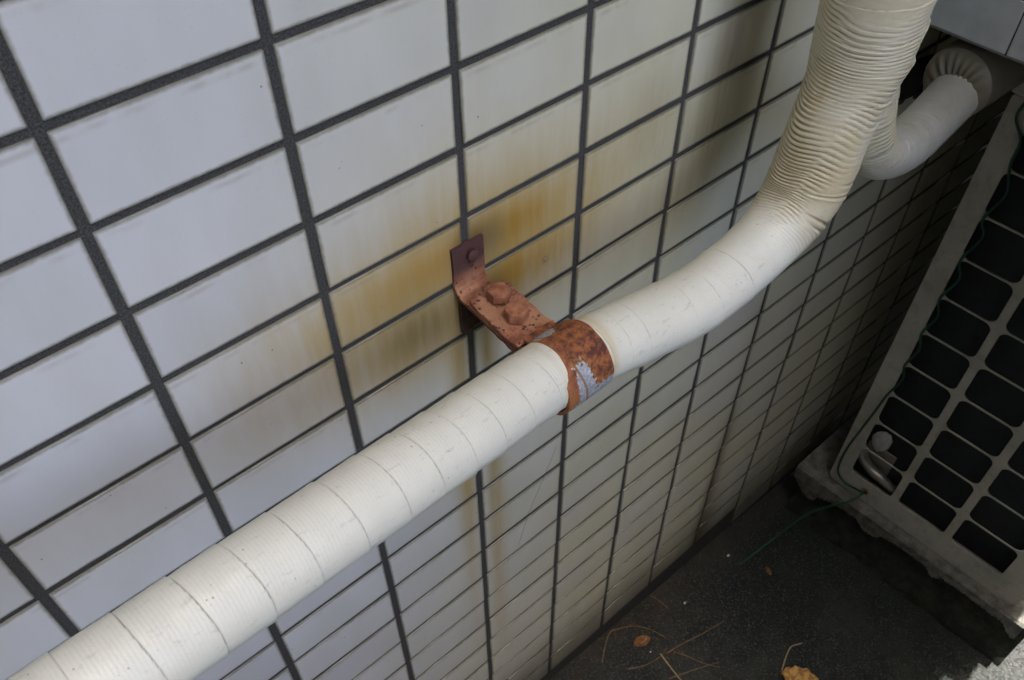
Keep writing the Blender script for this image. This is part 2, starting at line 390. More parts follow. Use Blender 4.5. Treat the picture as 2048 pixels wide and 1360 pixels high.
# ------------------------------------------------------------------ tiled wall
TW, TH, TD = PITX - JX, PITZ - JZ, .0014
def tile_geo(cx, cz, frame, w=TW, h=TH, dep=TD):
    """rounded, slightly pillowed tile. frame(u,v,d)->world"""
    rings = [(0, 0, .0004), (.0000, .82, .0006), (.0006, 1.0, .0009), (.0022, 1.045, .0012)]
    V, UVs, F = [], [], []
    for ins, d, cr in rings:
        a, b = w / 2 - ins, h / 2 - ins
        for (sx, sy) in ((-1, -1), (1, -1), (1, 1), (-1, 1)):
            q = [(sx * a, sy * (b - cr)), (sx * (a - cr), sy * b)]
            if sx * sy > 0: q = q[::1]
            else: q = q[::-1]
            for (u, v) in q:
                V.append(frame(cx + u, cz + v, d * dep)); UVs.append((.5 + u / w, .5 + v / h))
    for k in range(3):
        for i in range(8):
            j = (i + 1) % 8; F.append((k * 8 + i, k * 8 + j, k * 8 + 8 + j, k * 8 + 8 + i))
    F.append(tuple(range(24, 32)))
    return V, F, UVs

wallf = lambda u, v, d: (u, -d, v)
WX0, WX1, WZ1 = -3.0, 3.5, 3.25
wall = thing('tiled_wall', (.5, 0, -1.05), 'long exterior wall of pale glazed rectangular tiles with dark recessed joints and rust stains', 'wall')
bm = bmesh.new(); box_bm(bm, (WX0, 0, -1.4), (WX1 - WX0, 0, 0), (0, .2, 0), (0, 0, WZ1 + 1.4))
from_bm('grout', bm, GROUT, wall)
tv, tf, tuv = tile_geo(0, 0, wallf)
tme = bpy.data.meshes.new('tile'); tme.from_pydata([list(v) for v in tv], [], tf)
l = tme.uv_layers.new(name='UVMap')
for lp in tme.loops: l.data[lp.index].uv = tuv[lp.vertex_index]
tme.polygons.foreach_set('use_smooth', [True] * len(tme.polygons)); tme.materials.append(TILE)
OX0, OZ0 = .8, -.19                                    # the projecting tiled ledge starts here
cells = []
for i in range(int(WX0 * 10) + 0, int(WX1 * 10) - 1):
    for j in range(-70, 25):
        cx, cz = (i + .5) * PITX, -(j + .5) * PITZ
        if cz + PITZ / 2 > WZ1 or cz - PITZ / 2 < gz(cx) + .010: continue
        if cx > OX0 and cz > OZ0: continue
        cells.append((cx, cz))
def area(cx, cz):
    cs = [P2((cx + a * TW / 2, 0, cz + b * TH / 2)) for a, b in ((-1, -1), (1, -1), (1, 1), (-1, 1))]
    if min(c[2] for c in cs) < .05: return 0
    pts = []
    for k in range(4):                                  # clip by sampling
        pass
    n = 0
    A = abs(sum(cs[k][0] * cs[(k + 1) % 4][1] - cs[(k + 1) % 4][0] * cs[k][1] for k in range(4))) / 2
    for a in (-.8, -.4, 0, .4, .8):
        for b in (-.8, 0, .8):
            q = P2((cx + a * TW / 2, 0, cz + b * TH / 2))
            if 0 <= q[0] <= 2048 and 0 <= q[1] <= 1360: n += 1
    return A * n / 15
cells.sort(key=lambda c: -area(*c))
near = cells[:299]; rest = cells[299:]
for (cx, cz) in near:
    o = bpy.data.objects.new('tile', tme); COL.objects.link(o); o.parent = wall
    o.location = (cx - .5 + random.gauss(0, .00025), random.gauss(0, .00018), cz + 1.05 + random.gauss(0, .0002))
    o.rotation_euler = (random.gauss(0, .005), random.gauss(0, .0028), random.gauss(0, .0025))
V0 = np.array(tv); n0 = len(V0); AV, AF, AU = [], [], []
for k, (cx, cz) in enumerate(rest):
    AV.append(V0 + np.array([cx + random.gauss(0, .0002), random.gauss(0, .00015), cz])); AU += tuv
    AF += [[q + k * n0 for q in f] for f in tf]
tag(obj('tile', np.vstack(AV), AF, TILE, wall, True, AU), kind='stuff')

# ------------------------------------------------------------------ projecting tiled ledge on the right
OD = .345
ledge = thing('tiled_ledge', (1.5, -.15, -.19), 'projecting tiled bay low over the air conditioner, upper right corner of the photo', 'ledge')
bm = bmesh.new(); box_bm(bm, (OX0 + .003, -OD, OZ0 + .0), (1.9, 0, 0), (0, OD - .0015, 0), (0, 0, 1.09)); from_bm('grout', bm, GROUT, ledge)
bm = bmesh.new(); box_bm(bm, (OX0 + .012, -OD + .006, OZ0 - .006), (1.88, 0, 0), (0, OD - .0095, 0), (0, 0, .0055)); from_bm('soffit', bm, PLAST, ledge)
lf = lambda u, v, d: (OX0 + .003 - d * 1.0, -u, v)
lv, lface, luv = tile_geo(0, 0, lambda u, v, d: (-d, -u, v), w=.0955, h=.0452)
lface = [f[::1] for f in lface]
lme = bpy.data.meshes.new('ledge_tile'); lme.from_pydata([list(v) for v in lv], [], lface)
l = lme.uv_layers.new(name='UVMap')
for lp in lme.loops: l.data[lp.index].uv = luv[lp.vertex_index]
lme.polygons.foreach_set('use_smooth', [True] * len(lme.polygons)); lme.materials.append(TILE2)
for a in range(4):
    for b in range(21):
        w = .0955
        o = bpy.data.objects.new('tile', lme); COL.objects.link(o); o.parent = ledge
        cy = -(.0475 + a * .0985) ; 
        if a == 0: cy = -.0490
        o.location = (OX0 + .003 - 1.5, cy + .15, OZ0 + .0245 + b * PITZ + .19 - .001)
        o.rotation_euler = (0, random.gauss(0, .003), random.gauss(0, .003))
AV, AF, AU, k = [], [], [], 0
for a in range(18):
    for b in range(21):
        vv, ff, uu = tile_geo(OX0 + .0525 + a * PITX, OZ0 + .0235 + b * PITZ, lambda u, v, d: (u, -OD - d, v))
        AV += vv; AU += uu; AF += [[q + k * 32 for q in f] for f in ff]; k += 1
tag(obj('tile', AV, AF, TILE, ledge, True, AU), kind='stuff')

# ------------------------------------------------------------------ unseen blocks added to shape the daylight
low_blocker = thing('daylight_blocker_low', (0, -.88, -1.0), 'unseen added light blocker on the other side of the narrow passage', 'wall')  # added out of view to cut low skylight across the passage
bm = bmesh.new(); box_bm(bm, (-.465, -.80, -1.4), (.99, 0, 0), (0, .15, 0), (0, 0, 1.10), .004); from_bm('blocker_body', bm, BLOCKER, low_blocker)
bm = bmesh.new(); box_bm(bm, (-.466, -.82, -.298), (.992, 0, 0), (0, .19, 0), (0, 0, .05), .006); from_bm('blocker_cap', bm, BLOCKER, low_blocker)
bm = bmesh.new(); box_bm(bm, (-1.05, -.648, -1.4), (.12, 0, 0), (0, .640, 0), (0, 0, 4.06), .004); from_bm('blocker_return', bm, BLOCKER, low_blocker)  # added to stop light arriving from the left end
top_blocker = thing('daylight_blocker_top', (.2, -.1, .9), 'thin unseen added balcony slab running along the wall above the passage', 'overhead_blocker')  # added out of view to block light from overhead
bm = bmesh.new(); box_bm(bm, (-1.6, -.342, .9), (5.0, 0, 0), (0, .338, 0), (0, 0, .12), .004); from_bm('slab', bm, PLAST, top_blocker)
left_blocker = thing('daylight_blocker_left', (-1.2, -1.1, -1.0), 'tall unseen added building behind the photographer, left of the low boundary wall', 'left_blocker')  # added out of view to narrow the sky opening on the left
bm = bmesh.new(); box_bm(bm, (-2.4, -1.6, -1.4), (1.93, 0, 0), (0, .945, 0), (0, 0, 4.2), .004); from_bm('wall', bm, BLOCKER, left_blocker)
right_blocker = thing('daylight_blocker_right', (1.9, -.9, -1.0), 'tall unseen added building opposite the air conditioner', 'blocker_box')  # added out of view to keep skylight off the right side
bm = bmesh.new(); box_bm(bm, (.53, -1.6, -1.4), (2.97, 0, 0), (0, 1.09, 0), (0, 0, 4.6), .004); from_bm('wall', bm, BLOCKER, right_blocker)

# ------------------------------------------------------------------ wrapped pipes
def smooth(x, a, b):
    u = np.clip((x - a) / (b - a), 0, 1); return u * u * (3 - 2 * u)

def wrapped(name, pts, nphi, step, seams, mat, parent, wr, flap=None, n0=(0, 0, 1), helix=0.25, stainat=None, ribs=1.0, lump=.0006, seed=1, wear0=None, folds=(), sw=.00036):
    """pts: (x,y,z,r). seams: arc positions. wr(s)->wrinkle amount 0..1"""
    Pc = catmull(pts, 24); s, Pr = resample(Pc, step)
    seams = np.array(seams, float)
    th = np.arange(len(seams)) * 1.0
    w1, w2, w3 = noise2(seed, 10, 1, 1), noise2(seed + 1, 10, 1, 1), noise2(seed + 2, 16, 1, 1)
    out = {}
    def rad(sg, pg):
        r = np.interp(sg, s, Pr[:, 3])
        cx, sy = np.cos(pg), np.sin(pg)
        ph = (pg / (2 * PI) - .25)
        se = sg - helix * .022 * ph * 0 - (helix * .022) * np.sin(pg - 2.2) * .5 - .0012 * w1(cx * 2 + 3, sg * 30 + sy)
        ti = np.interp(se, seams, th); k = np.clip(np.floor(ti).astype(int), 0, len(seams) - 2)
        d0 = se - seams[k]; pitch = seams[k + 1] - seams[k]
        tt = np.clip(d0 / pitch, 0, 1)
        hstep = (.00042 + .0002 * np.sin(k * 2.1)) * (1 - .45 * wr(sg))
        if flap is not None: hstep = hstep + flap(sg, pg)
        rr = r - hstep * np.clip(1 - d0 / .009, 0, 1) ** 1.4 + hstep * .7 * smooth(tt, .55, 1.0)
        wa = wr(sg)
        # fine woven ribs
        rr = rr + ribs * .000034 * np.sin(2 * PI * sg / .0020 + .6 * w1(cx * 2, sg * 60)) * (1 - wa)
        # gathered wrinkles
        warp = .0044 * w2(cx * 1.6 + sg * 6, sy * 1.6 + sg * 12) + .0006 * w1(cx * 5 + sg * 40, sy * 5)
        per = 2 * PI * (sg + warp) / .0031
        per2 = 2 * PI * (sg + .0050 * w1(cx * 1.7 + 5, sg * 14 + sy * 1.7) + .0012 * w3(cx * 4, sy * 4 + sg * 60)) / .0041
        mk = smooth(w2(cx * 2.5 + sg * 30, sy * 2.5 + sg * 22 + 4), -.5, .5)
        wv = np.sin(per) * mk + np.sin(per2) * (1 - mk) + .3 * np.sin(per * 1.9 + 2 * w1(sg * 50, cx * 2))
        am = np.clip(.72 + .75 * w3(cx * 2.2 + sg * 55, sy * 2.2 - sg * 35), 0.06, 1.5)
        gro = 1 - np.abs(wv / 1.35)
        ridge = np.sign(wv) * np.abs(wv) ** .7
        rr = rr + wa * am * .00024 * ridge
        fold = 0 * sg
        for (f0, fa, fw, fs, fp) in folds:
            q = sg - f0 - fs * np.cos(pg - fp); fm = fa * np.exp(-(q / fw) ** 2) * smooth(np.cos(pg - fp + .4), -.1, .6)
            rr = rr - fm + .6 * fa * np.exp(-((q + 2.2 * fw) / (1.4 * fw)) ** 2) * smooth(np.cos(pg - fp + .4), -.1, .6); fold = np.maximum(fold, fm / .0011)
        rr = rr + lump * w3(cx * 1.6 + sg * 9, sy * 1.6)
        seam = np.exp(-((d0 - .0001) / sw) ** 2)
        seam = seam * (.75 + .25 * w2(sg * 80, pg * 3))
        groove = np.maximum(wa * am * np.clip(-wv - .25, 0, 1) * .95, np.clip(fold, 0, 1) * .8)
        wear = np.clip(wa * .75 + .25 * (w3(sg * 25, pg) > .6) * wa, 0, 1)
        if wear0 is not None: wear = np.maximum(wear, wear0(sg))
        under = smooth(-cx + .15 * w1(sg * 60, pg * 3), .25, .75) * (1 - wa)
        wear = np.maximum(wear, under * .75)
        if stainat is not None:
            for (sx_, ww, kk) in stainat: wear = np.maximum(wear, kk * np.exp(-((sg - sx_) / ww) ** 2))
        out['c'] = np.stack([np.clip(seam, 0, 1), np.clip(groove, 0, 1), np.clip(wear, 0, 1), np.ones_like(seam)], -1)
        return rr
    V, F, sg, pg, fr = sweep(Pr[:, :3], s, nphi, rad, n0)
    o = obj(name, V, F, mat, parent, True)
    ca = o.data.color_attributes.new('wrap', 'FLOAT_COLOR', 'POINT')
    ca.data.foreach_set('color', out['c'].reshape(-1, 4).astype(np.float32).ravel())
    return o, s, Pr, V, fr

pipe = thing('wrapped_pipe', (.30, -.092, -.211), 'off-white tape-wrapped pipe bundle crossing the wall and bending upward', 'pipe')
def PL(x): return (x, -.092 + .0852 * (x - .3), -.211 - .136 * (x - .3))
mainpts = [(*PL(-.16), .022), (*PL(-.05), .022), (*PL(.08), .022), (*PL(.2), .0221), (*PL(.3), .0222),
           (.36, -.094, -.2205, .0230), (.41, -.098, -.2255, .0234), (.455, -.100, -.2195, .0228), (.490, -.100, -.2100, .0236), (.5135, -.100, -.192, .0262),
           (.524, -.100, -.168, .0275), (.529, -.100, -.138, .0268), (.536, -.100, -.112, .0276), (.540, -.100, -.085, .0308), (.538, -.100, -.050, .0318), (.536, -.100, .0, .032),
           (.533, -.095, .10, .032), (.53, -.09, .5, .032)]
# arc length of the x positions where the photograph shows the overlaps
_c = catmull(mainpts, 24); _d = np.r_[0, np.cumsum(np.linalg.norm(np.diff(_c[:, :3], axis=0), axis=1))]
def s_at(x=None, z=None):
    if z is not None:
        m = _c[:, 0] > .5; return float(np.interp(z, _c[m, 2], _d[m]))
    m = _d < np.interp(.505, _c[:np.argmax(_c[:, 0]), 0], _d[:np.argmax(_c[:, 0])]); return float(np.interp(x, _c[m, 0], _d[m]))
seams = [s_at(x) for x in (-.15, -.115, -.082, -.055, -.024, .004, .030, .056, .081, .107, .134, .160, .183, .2065, .2285, .2515, .2735, .303, .322, .338, .3535, .3960, .420, .4495)]
seams += [s_at(z=z) for z in (-.196, -.174, -.158, -.128, -.112, -.090, -.068, -.045, -.024, 0, .03, .06, .09, .12, .15, .18, .21, .24, .27, .3, .35, .4, .45, .5)]
sB = s_at(.475)
def wr_main(sg): return smooth(sg, sB, sB + .05)
def flap(sg, pg):
    on = smooth(sg, s_at(z=-.16), s_at(z=-.12))
    return on * .0036 * np.exp(-((pg - 3.75) / .55) ** 2)
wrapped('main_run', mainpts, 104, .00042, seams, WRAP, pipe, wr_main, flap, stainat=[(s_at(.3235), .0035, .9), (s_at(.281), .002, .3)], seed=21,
        folds=((s_at(z=-.197), .0011, .0012, .004, 4.4), (s_at(z=-.197) - .007, .0009, .0010, .006, 4.2), (s_at(z=-.180), .0007, .0010, .004, 4.9), (s_at(z=-.165), .0006, .0012, -.003, 4.0)))
brpts = [(.536, -.100, -.010, .018), (.540, -.103, -.070, .019), (.549, -.106, -.120, .0195), (.566, -.108, -.158, .0190), (.594, -.107, -.184, .0185), (.634, -.102, -.2040, .0180), (.680, -.093, -.2215, .0185),
         (.735, -.081, -.2345, .0195), (.785, -.071, -.2430, .0204), (.825, -.0655, -.2430, .0210), (.86, -.064, -.240, .022)]
brs = np.cumsum([0, .02, .024, .018, .022, .025, .019, .024, .028, .018, .026, .022, .024, .02, .024, .03, .03])
wrapped('branch_run', brpts, 88, .0008, list(brs), WRAP3, pipe, lambda sg: .55 * smooth(sg, 0, .02) - .1 * smooth(sg, .16, .24), None, n0=(-1, 0, 0), seed=33, ribs=.5, lump=.0016, sw=.0008, folds=[(.165 + .021 * i + .006 * math.sin(i * 3.1), .0006 + .0003 * (i % 2), .0011, .005 * math.sin(i * 1.7), 4.3 + .8 * math.sin(i * 2.3)) for i in range(8)], wear0=lambda sg: .95 - .9 * smooth(sg, .13, .24))

# larger duct with gathered end that the branch enters
duct = thing('duct_sleeve', (.87, -.065, -.235), 'larger dull beige wrapped duct with puckered end swallowing the thinner pipe', 'duct')
DC = np.array([.812, -.0655, -.2345]); DR = .0325
dp = [(.812, -.0655, -.2345, DR), (.85, -.0655, -.2345, DR), (.9, -.066, -.235, .0335), (1.0, -.068, -.236, .034), (1.4, -.072, -.24, .034)]
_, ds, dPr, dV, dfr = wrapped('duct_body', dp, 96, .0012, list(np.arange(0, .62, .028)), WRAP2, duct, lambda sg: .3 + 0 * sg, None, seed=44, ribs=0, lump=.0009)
nr, nphi = 22, 96; EV, EF, EC = [], [], []
wn1 = noise1(8, 8, 3, 20)
edge = dV[:nphi]; cen = np.array([.806, -.0660, -.2435])
for k in range(nr):
    q = k / (nr - 1); f = 1 - q * .72
    for i in range(nphi):
        ph = 2 * PI * i / nphi
        e = edge[i]; base = cen + (e - cen) * f
        bulge = -.0060 * math.sin(q * PI * .9) ** .8 - .002 * q
        pl = .0018 * (.55 + .45 * math.cos(ph - .5)) * math.sin(ph * 17 + 3 * math.sin(ph * 2)) * math.sin(q * PI * .8) + .0007 * wn1(ph * 2)* q
        EV.append((base[0] + bulge + pl + q * .004, base[1], base[2]))
        EC.append((0, max(0, .55 * (pl / .0015)) * (q > .12), .6, 1))
for k in range(nr - 1):
    for i in range(nphi):
        j = (i + 1) % nphi; EF.append((k * nphi + i, (k + 1) * nphi + i, (k + 1) * nphi + j, k * nphi + j))
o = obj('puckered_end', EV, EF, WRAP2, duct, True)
ca = o.data.color_attributes.new('wrap', 'FLOAT_COLOR', 'POINT'); ca.data.foreach_set('color', np.array(EC, np.float32).ravel())

# ------------------------------------------------------------------ rusty bracket
brk = thing('pipe_bracket', (.30, -.003, -.205), 'rusty steel pipe bracket with two hex bolts clamping the white pipe to the wall', 'bracket')
def strip(name, prof, x0, x1, th, mat, parent, nx=10, xoff=None, round_end=0, wob=0.0, edge_curl=0.0, uvv=False):
    """prof: list of (y,z) along the strip; offset normal gives thickness"""
    Pq = np.array(prof, float); T = np.gradient(Pq, axis=0); T /= np.linalg.norm(T, axis=1)[:, None]
    Nn = np.stack([-T[:, 1], T[:, 0]], 1); n = len(Pq)
    L = np.r_[0, np.cumsum(np.linalg.norm(np.diff(Pq, axis=0), axis=1))]
    V, UVq = [], []
    wn = noise1(int(abs(x0) * 1e4) + 3, 6, 100, 700)
    for side in (0, 1):
        for i in range(n):
            xo = xoff(L[i] / L[-1]) if xoff else 0
            for k in range(nx + 1):
                u = k / nx; x = x0 + xo + (x1 - x0) * u
                if round_end and L[i] < round_end:
                    q = 1 - L[i] / round_end; wdt = (x1 - x0) / 2 - round_end * (1 - math.sqrt(max(0, 1 - q * q)))
                    x = (x0 + x1) / 2 + xo + (u * 2 - 1) * wdt
                if k in (0, nx): x += wob * wn(L[i])
                h = (th if side else 0) + (edge_curl * (abs(u * 2 - 1) ** 4) * -1)
                V.append((x, Pq[i, 0] + Nn[i, 0] * h, Pq[i, 1] + Nn[i, 1] * h)); UVq.append((u, L[i] / L[-1]))
    w = nx + 1; m = n * w; F = []
    for i in range(n - 1):
        for k in range(nx):
            a = i * w + k; F.append((a, a + 1, a + w + 1, a + w)); F.append((m + a, m + a + w, m + a + w + 1, m + a + 1))
        a = i * w; F.append((a, a + w, m + a + w, m + a)); a += nx; F.append((a, m + a, m + a + w, a + w))
    for k in range(nx):
        F.append((k, m + k, m + k + 1, k + 1)); a = (n - 1) * w + k; F.append((a, a + 1, m + a + 1, m + a))
    bm = bmesh.new(); vs = [bm.verts.new(v) for v in V]
    for f in F: bm.faces.new([vs[q] for q in f])
    bmesh.ops.recalc_face_normals(bm, faces=bm.faces[:])
    Fo = [[v.index for v in f.verts] for f in bm.faces] if False else None
    bm.verts.index_update(); FF = [[v.index for v in f.verts] for f in bm.faces]; bm.free()
    o = obj(name, V, FF, mat, parent, True, UVq)
    return o
def retaper(o, fl, fr):
    me = o.data; uvl = me.uv_layers[0].data; seen = {}
    for lp in me.loops: seen[lp.vertex_index] = tuple(uvl[lp.index].uv)
    px = o.parent.location.x
    for i, (u, v) in seen.items(): me.vertices[i].co.x = fl(v) + (fr(v) - fl(v)) * u - px
    me.update()
def arc(c, r, a0, a1, n): return [(c[0] + r * math.cos(math.radians(a)), c[1] + r * math.sin(math.radians(a))) for a in np.linspace(a0, a1, n)]
def flat(mesh_obj, ang=35):
    me = mesh_obj.data; 
    bm = bmesh.new(); bm.from_mesh(me)
    for e in bm.edges: e.smooth = not (len(e.link_faces) == 2 and e.calc_face_angle(0) > math.radians(ang))
    bm.to_mesh(me); bm.free()
AZ = -.2075
# wall leg bent into the arm
prof = [(-.0035, -.1700), (-.0034, -.180), (-.0035, -.190), (-.0040, -.1955)] + [(-.0095 + .0055 * math.cos(a), -.1995 - .0075 * math.sin(a)) for a in np.linspace(.1, PI / 2, 8)] + [(y, AZ + .0004 * math.sin(y * 300)) for y in np.linspace(-.013, -.066, 22)]
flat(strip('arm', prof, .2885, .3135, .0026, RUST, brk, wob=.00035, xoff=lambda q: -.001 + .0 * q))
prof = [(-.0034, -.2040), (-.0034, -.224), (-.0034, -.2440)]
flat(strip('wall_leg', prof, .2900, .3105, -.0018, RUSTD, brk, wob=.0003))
# upper clamp half: flange lying on the arm, then round the pipe
yc, zc, rr_ = -.0925, -.2112, .0242
FZ = AZ + .0034
prof = [(y, FZ + .00035 * math.sin(y * 260)) for y in np.linspace(-.0135, -.0610, 26)]
fil = [(-.0630, FZ + .0002), (-.0648, FZ + .0012), (-.0660, FZ + .0030), (-.0668, FZ + .0052)]
prof += fil + arc((yc, zc), rr_, 32, 238, 70)
xo = lambda q: -.001 - .0015 * smooth(np.array(q), .0, .4) + .001 * q
L1 = .0475; Ltot = L1 + .008 + 2 * PI * rr_ * 206 / 360
k0 = 30
flat(strip('clamp_flange', prof[:29], .2885, .3195, .0024, RUST, brk, nx=12, round_end=.008, wob=.0004, xoff=lambda q: -.0035 * q))
bnd = strip('clamp_band', prof[28:], .2850, .3195, .0022, STRAP, brk, nx=16, wob=.0003, edge_curl=-.0006)
_w = noise1(77, 6, 20, 60)
retaper(bnd, lambda v: .2905 - .0072 * float(smooth(np.array(v), 0, .55)) + .0003 * _w(v), lambda v: .3135 + .0062 * float(smooth(np.array(v), 0, .30)) + .0003 * _w(v + 3)); flat(bnd)
prof = [(y, AZ - .0032) for y in np.linspace(-.0125, -.0640, 20)]
flat(strip('backing_flange', prof, .2880, .3150, -.0024, RUST, brk, nx=8, wob=.0004, xoff=lambda q: -.003 * q))
flat(strip('clamp_band', arc((yc, zc), rr_ + .0002, -12, -116, 40), .2850, .3180, -.002, RUST, brk, nx=8))
def hexbolt(x, y, z, r, h, parent, rot=0.0):
    bm = bmesh.new()
    rings = []
    for (q, hh) in ((1.0, 0), (1.0, h * .9), (.95, h), (.55, h * 1.02)):
        n = 6
        rings.append([bm.verts.new((x + r * q * math.cos(rot + 2 * PI * i / n), y + r * q * math.sin(rot + 2 * PI * i / n), z + hh)) for i in range(n)])
    for a, b in zip(rings, rings[1:]):
        for i in range(6): bm.faces.new((a[i], a[(i + 1) % 6], b[(i + 1) % 6], b[i]))
    bm.faces.new(rings[-1]); bm.faces.new(rings[0][::-1])
    return from_bm('bolt', bm, BOLT, parent, False)
hexbolt(.3045, -.0275, FZ + .0024, .0078, .0060, brk, .42)
hexbolt(.3015, -.0478, FZ + .0024, .0080, .0066, brk, .30)
def dome(name, c, r, h, mat, parent, axis='y', n=14):
    V, F = [], []
    for k in range(6):
        a = k / 5 * PI / 2
        for i in range(n):
            p_ = 2 * PI * i / n; u, v, w = r * math.cos(a) * math.cos(p_), r * math.cos(a) * math.sin(p_), h * math.sin(a)
            V.append((c[0] + u, c[1] - w, c[2] + v) if axis == 'y' else (c[0] - w, c[1] + u, c[2] + v))
    for k in range(5):
        for i in range(n): F.append((k * n + i, k * n + (i + 1) % n, (k + 1) * n + (i + 1) % n, (k + 1) * n + i))
    return obj(name, V, F, mat, parent, True)
dome('anchor_screw', (.3015, -.0058, -.1795), .0042, .0026, RUST, brk)
# nut stubs seen from the side under the arm
hexbolt(.3015, -.0478, AZ - .0105, .0068, .0045, brk, .1)

# a second, dark bracket far right under the ledge
brk2 = thing('pipe_bracket', (.86, -.005, -.265), 'dark corroded bracket on the wall behind the puckered duct end, under the ledge', 'bracket')
bm = bmesh.new(); box_bm(bm, (.825, -.0075, -.292), (.065, 0, -.010), (0, .0045, 0), (0, 0, .042), .001); from_bm('back_plate', bm, DARKST, brk2)
bm = bmesh.new(); box_bm(bm, (.862, -.045, -.268), (.028, 0, 0), (0, .0372, 0), (0, 0, .0035), .0008); from_bm('arm', bm, DARKST, brk2)
dome('bolt', (.838, -.0085, -.287), .0065, .006, DARKST, brk2); dome('bolt', (.876, -.0085, -.296), .0065, .006, DARKST, brk2)

# ------------------------------------------------------------------ air conditioner outdoor unit
D = np.array([.03819376, -.99921363, -.01064716]); UP = np.array([.0047627, -.01047278, .99993382]); NO = np.cross(D, UP)
B0 = np.array([.9239, -.0805, -.955])
def uf(s_, h_, n_=0.0): return B0 + D * s_ + UP * h_ + NO * n_
unit = thing('air_conditioner', tuple(uf(.14, 0, -.35)), 'off-white outdoor air conditioner unit with dark grille openings standing on the concrete block', 'air conditioner')
SL, SR, HT = -.008, .292, .672
UL = .74
def uv_box(name, s0, s1, h0, h1, n0_, n1_, bev, mat=PAINT, seg=3):
    bm = bmesh.new(); box_bm(bm, uf(s0, h0, n0_), D * (s1 - s0), UP * (h1 - h0), NO * (n1_ - n0_), bev, seg)
    o = from_bm(name, bm, mat, unit, True); flat(o, 40); return o
def rrect(x0, x1, y0, y1, r, n=6, rs=None):
    rs = rs or [r] * 4; pts = []
    for (cx, cy, a0, q) in ((x0, y0, 180, rs[0]), (x1, y0, 270, rs[1]), (x1, y1, 0, rs[2]), (x0, y1, 90, rs[3])):
        ox, oy = (cx + q if cx == x0 else cx - q), (cy + q if cy == y0 else cy - q)
        for k in range(n + 1):
            a = math.radians(a0 + 90 * k / n); pts.append((ox + q * math.cos(a), oy + q * math.sin(a)))
    return pts
cu = bpy.data.curves.new('guard', 'CURVE'); cu.dimensions = '2D'; cu.fill_mode = 'BOTH'
cu.extrude = .0006; cu.bevel_depth = .0004; cu.bevel_resolution = 1
def spl(pts):
    s_ = cu.splines.new('POLY'); s_.points.add(len(pts) - 1); s_.use_cyclic_u = True
    for q, pt in zip(s_.points, pts): q.co = (pt[0], pt[1], 0, 1)
spl(rrect(SL + .001, SR - .001, -.004, HT - .001, .010, 6, [.012, .012, .004, .004]))
HP = .0617
for (a, b) in ((.0185, .0858), (.0958, .1682), (.1790, .2555)):
    for k in range(10):
        h0 = .0385 + k * HP
        spl(rrect(a, b, h0 + .0004, h0 + HP - .0013, .0105 if k else .009))
to = bpy.data.objects.new('tmp', cu); COL.objects.link(to)
bpy.context.view_layer.update()
gm = bpy.data.meshes.new_from_object(to.evaluated_get(bpy.context.evaluated_depsgraph_get()))
GVv = np.array([v.co[:] for v in gm.vertices]); GFf = [list(q.vertices) for q in gm.polygons]
bpy.data.objects.remove(to); bpy.data.curves.remove(cu); bpy.data.meshes.remove(gm)
Wv = B0 + GVv[:, :1] * D + GVv[:, 1:2] * UP + GVv[:, 2:3] * NO
grl = obj('guard_grille', Wv, GFf, PAINT, unit, True); flat(grl, 30)
# casing shell behind the grille
uv_box('back_panel', SL, SL + .004, -.004, HT - .004, -UL, -.0035, .001)
uv_box('front_panel', SR - .004, SR, -.004, HT - .004, -UL, -.0035, .001)
uv_box('base_pan', SL + .0045, SR - .0045, -.0035, .010, -UL, -.004, .001)
uv_box('top_lid', SL - .004, SR + .001, HT, HT + .030, -UL - .004, .006, .006)
uv_box('end_panel', SL + .0045, SR - .0045, .0105, HT - .004, -UL, -UL + .004, .001)
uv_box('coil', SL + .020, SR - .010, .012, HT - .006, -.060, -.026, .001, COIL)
tube('tube_bend', [uf(.010, .082, -.020), uf(.022, .062, -.016), uf(.040, .050, -.014), uf(.058, .046, -.014), uf(.074, .040, -.016), uf(.088, .030, -.020)], .0075, STEEL, unit, 14, .003, origin=None)
uv_box('valve_plate', .018, .062, .044, .092, -.025, -.023, .0005, STEEL)
for (a, b) in ((.0305, .0),):
    pass
dome('screw', tuple(uf(.052, .017, .0022)), .0032, .0018, DARKST, unit, 'x')
uv_box('handle_recess', .010, .055, HT - .004, HT + .020, .0065, .012, .002)

# pale lump caught behind the grille
def lump(name, c, rad, mat, seed, label, cat, group=None, flatz=.8, n=2):
    bm = bmesh.new(); bmesh.ops.create_icosphere(bm, subdivisions=n, radius=1)
    r = np.random.RandomState(seed)
    ks = r.normal(0, 1.6, (5, 3)); ph = r.uniform(0, 6, 5)
    for v in bm.verts:
        f = 1 + .13 * sum(math.sin(float(np.dot(k_, v.co)) + p_) for k_, p_ in zip(ks, ph)) / 1.6
        v.co = Vector((v.co.x * rad[0] * f + c[0], v.co.y * rad[1] * f + c[1], v.co.z * rad[2] * f * flatz + c[2]))
    return tag(from_bm(name, bm, mat, None, n > 2, origin=c), label, cat, group)
lump('foam_lump', tuple(uf(.0345, .1150, -.014)), (.006, .0125, .019), LUMP, 3, 'pale grey lump caught inside the second-lowest left opening of the grille', 'foam lump', n=2, flatz=1.0)

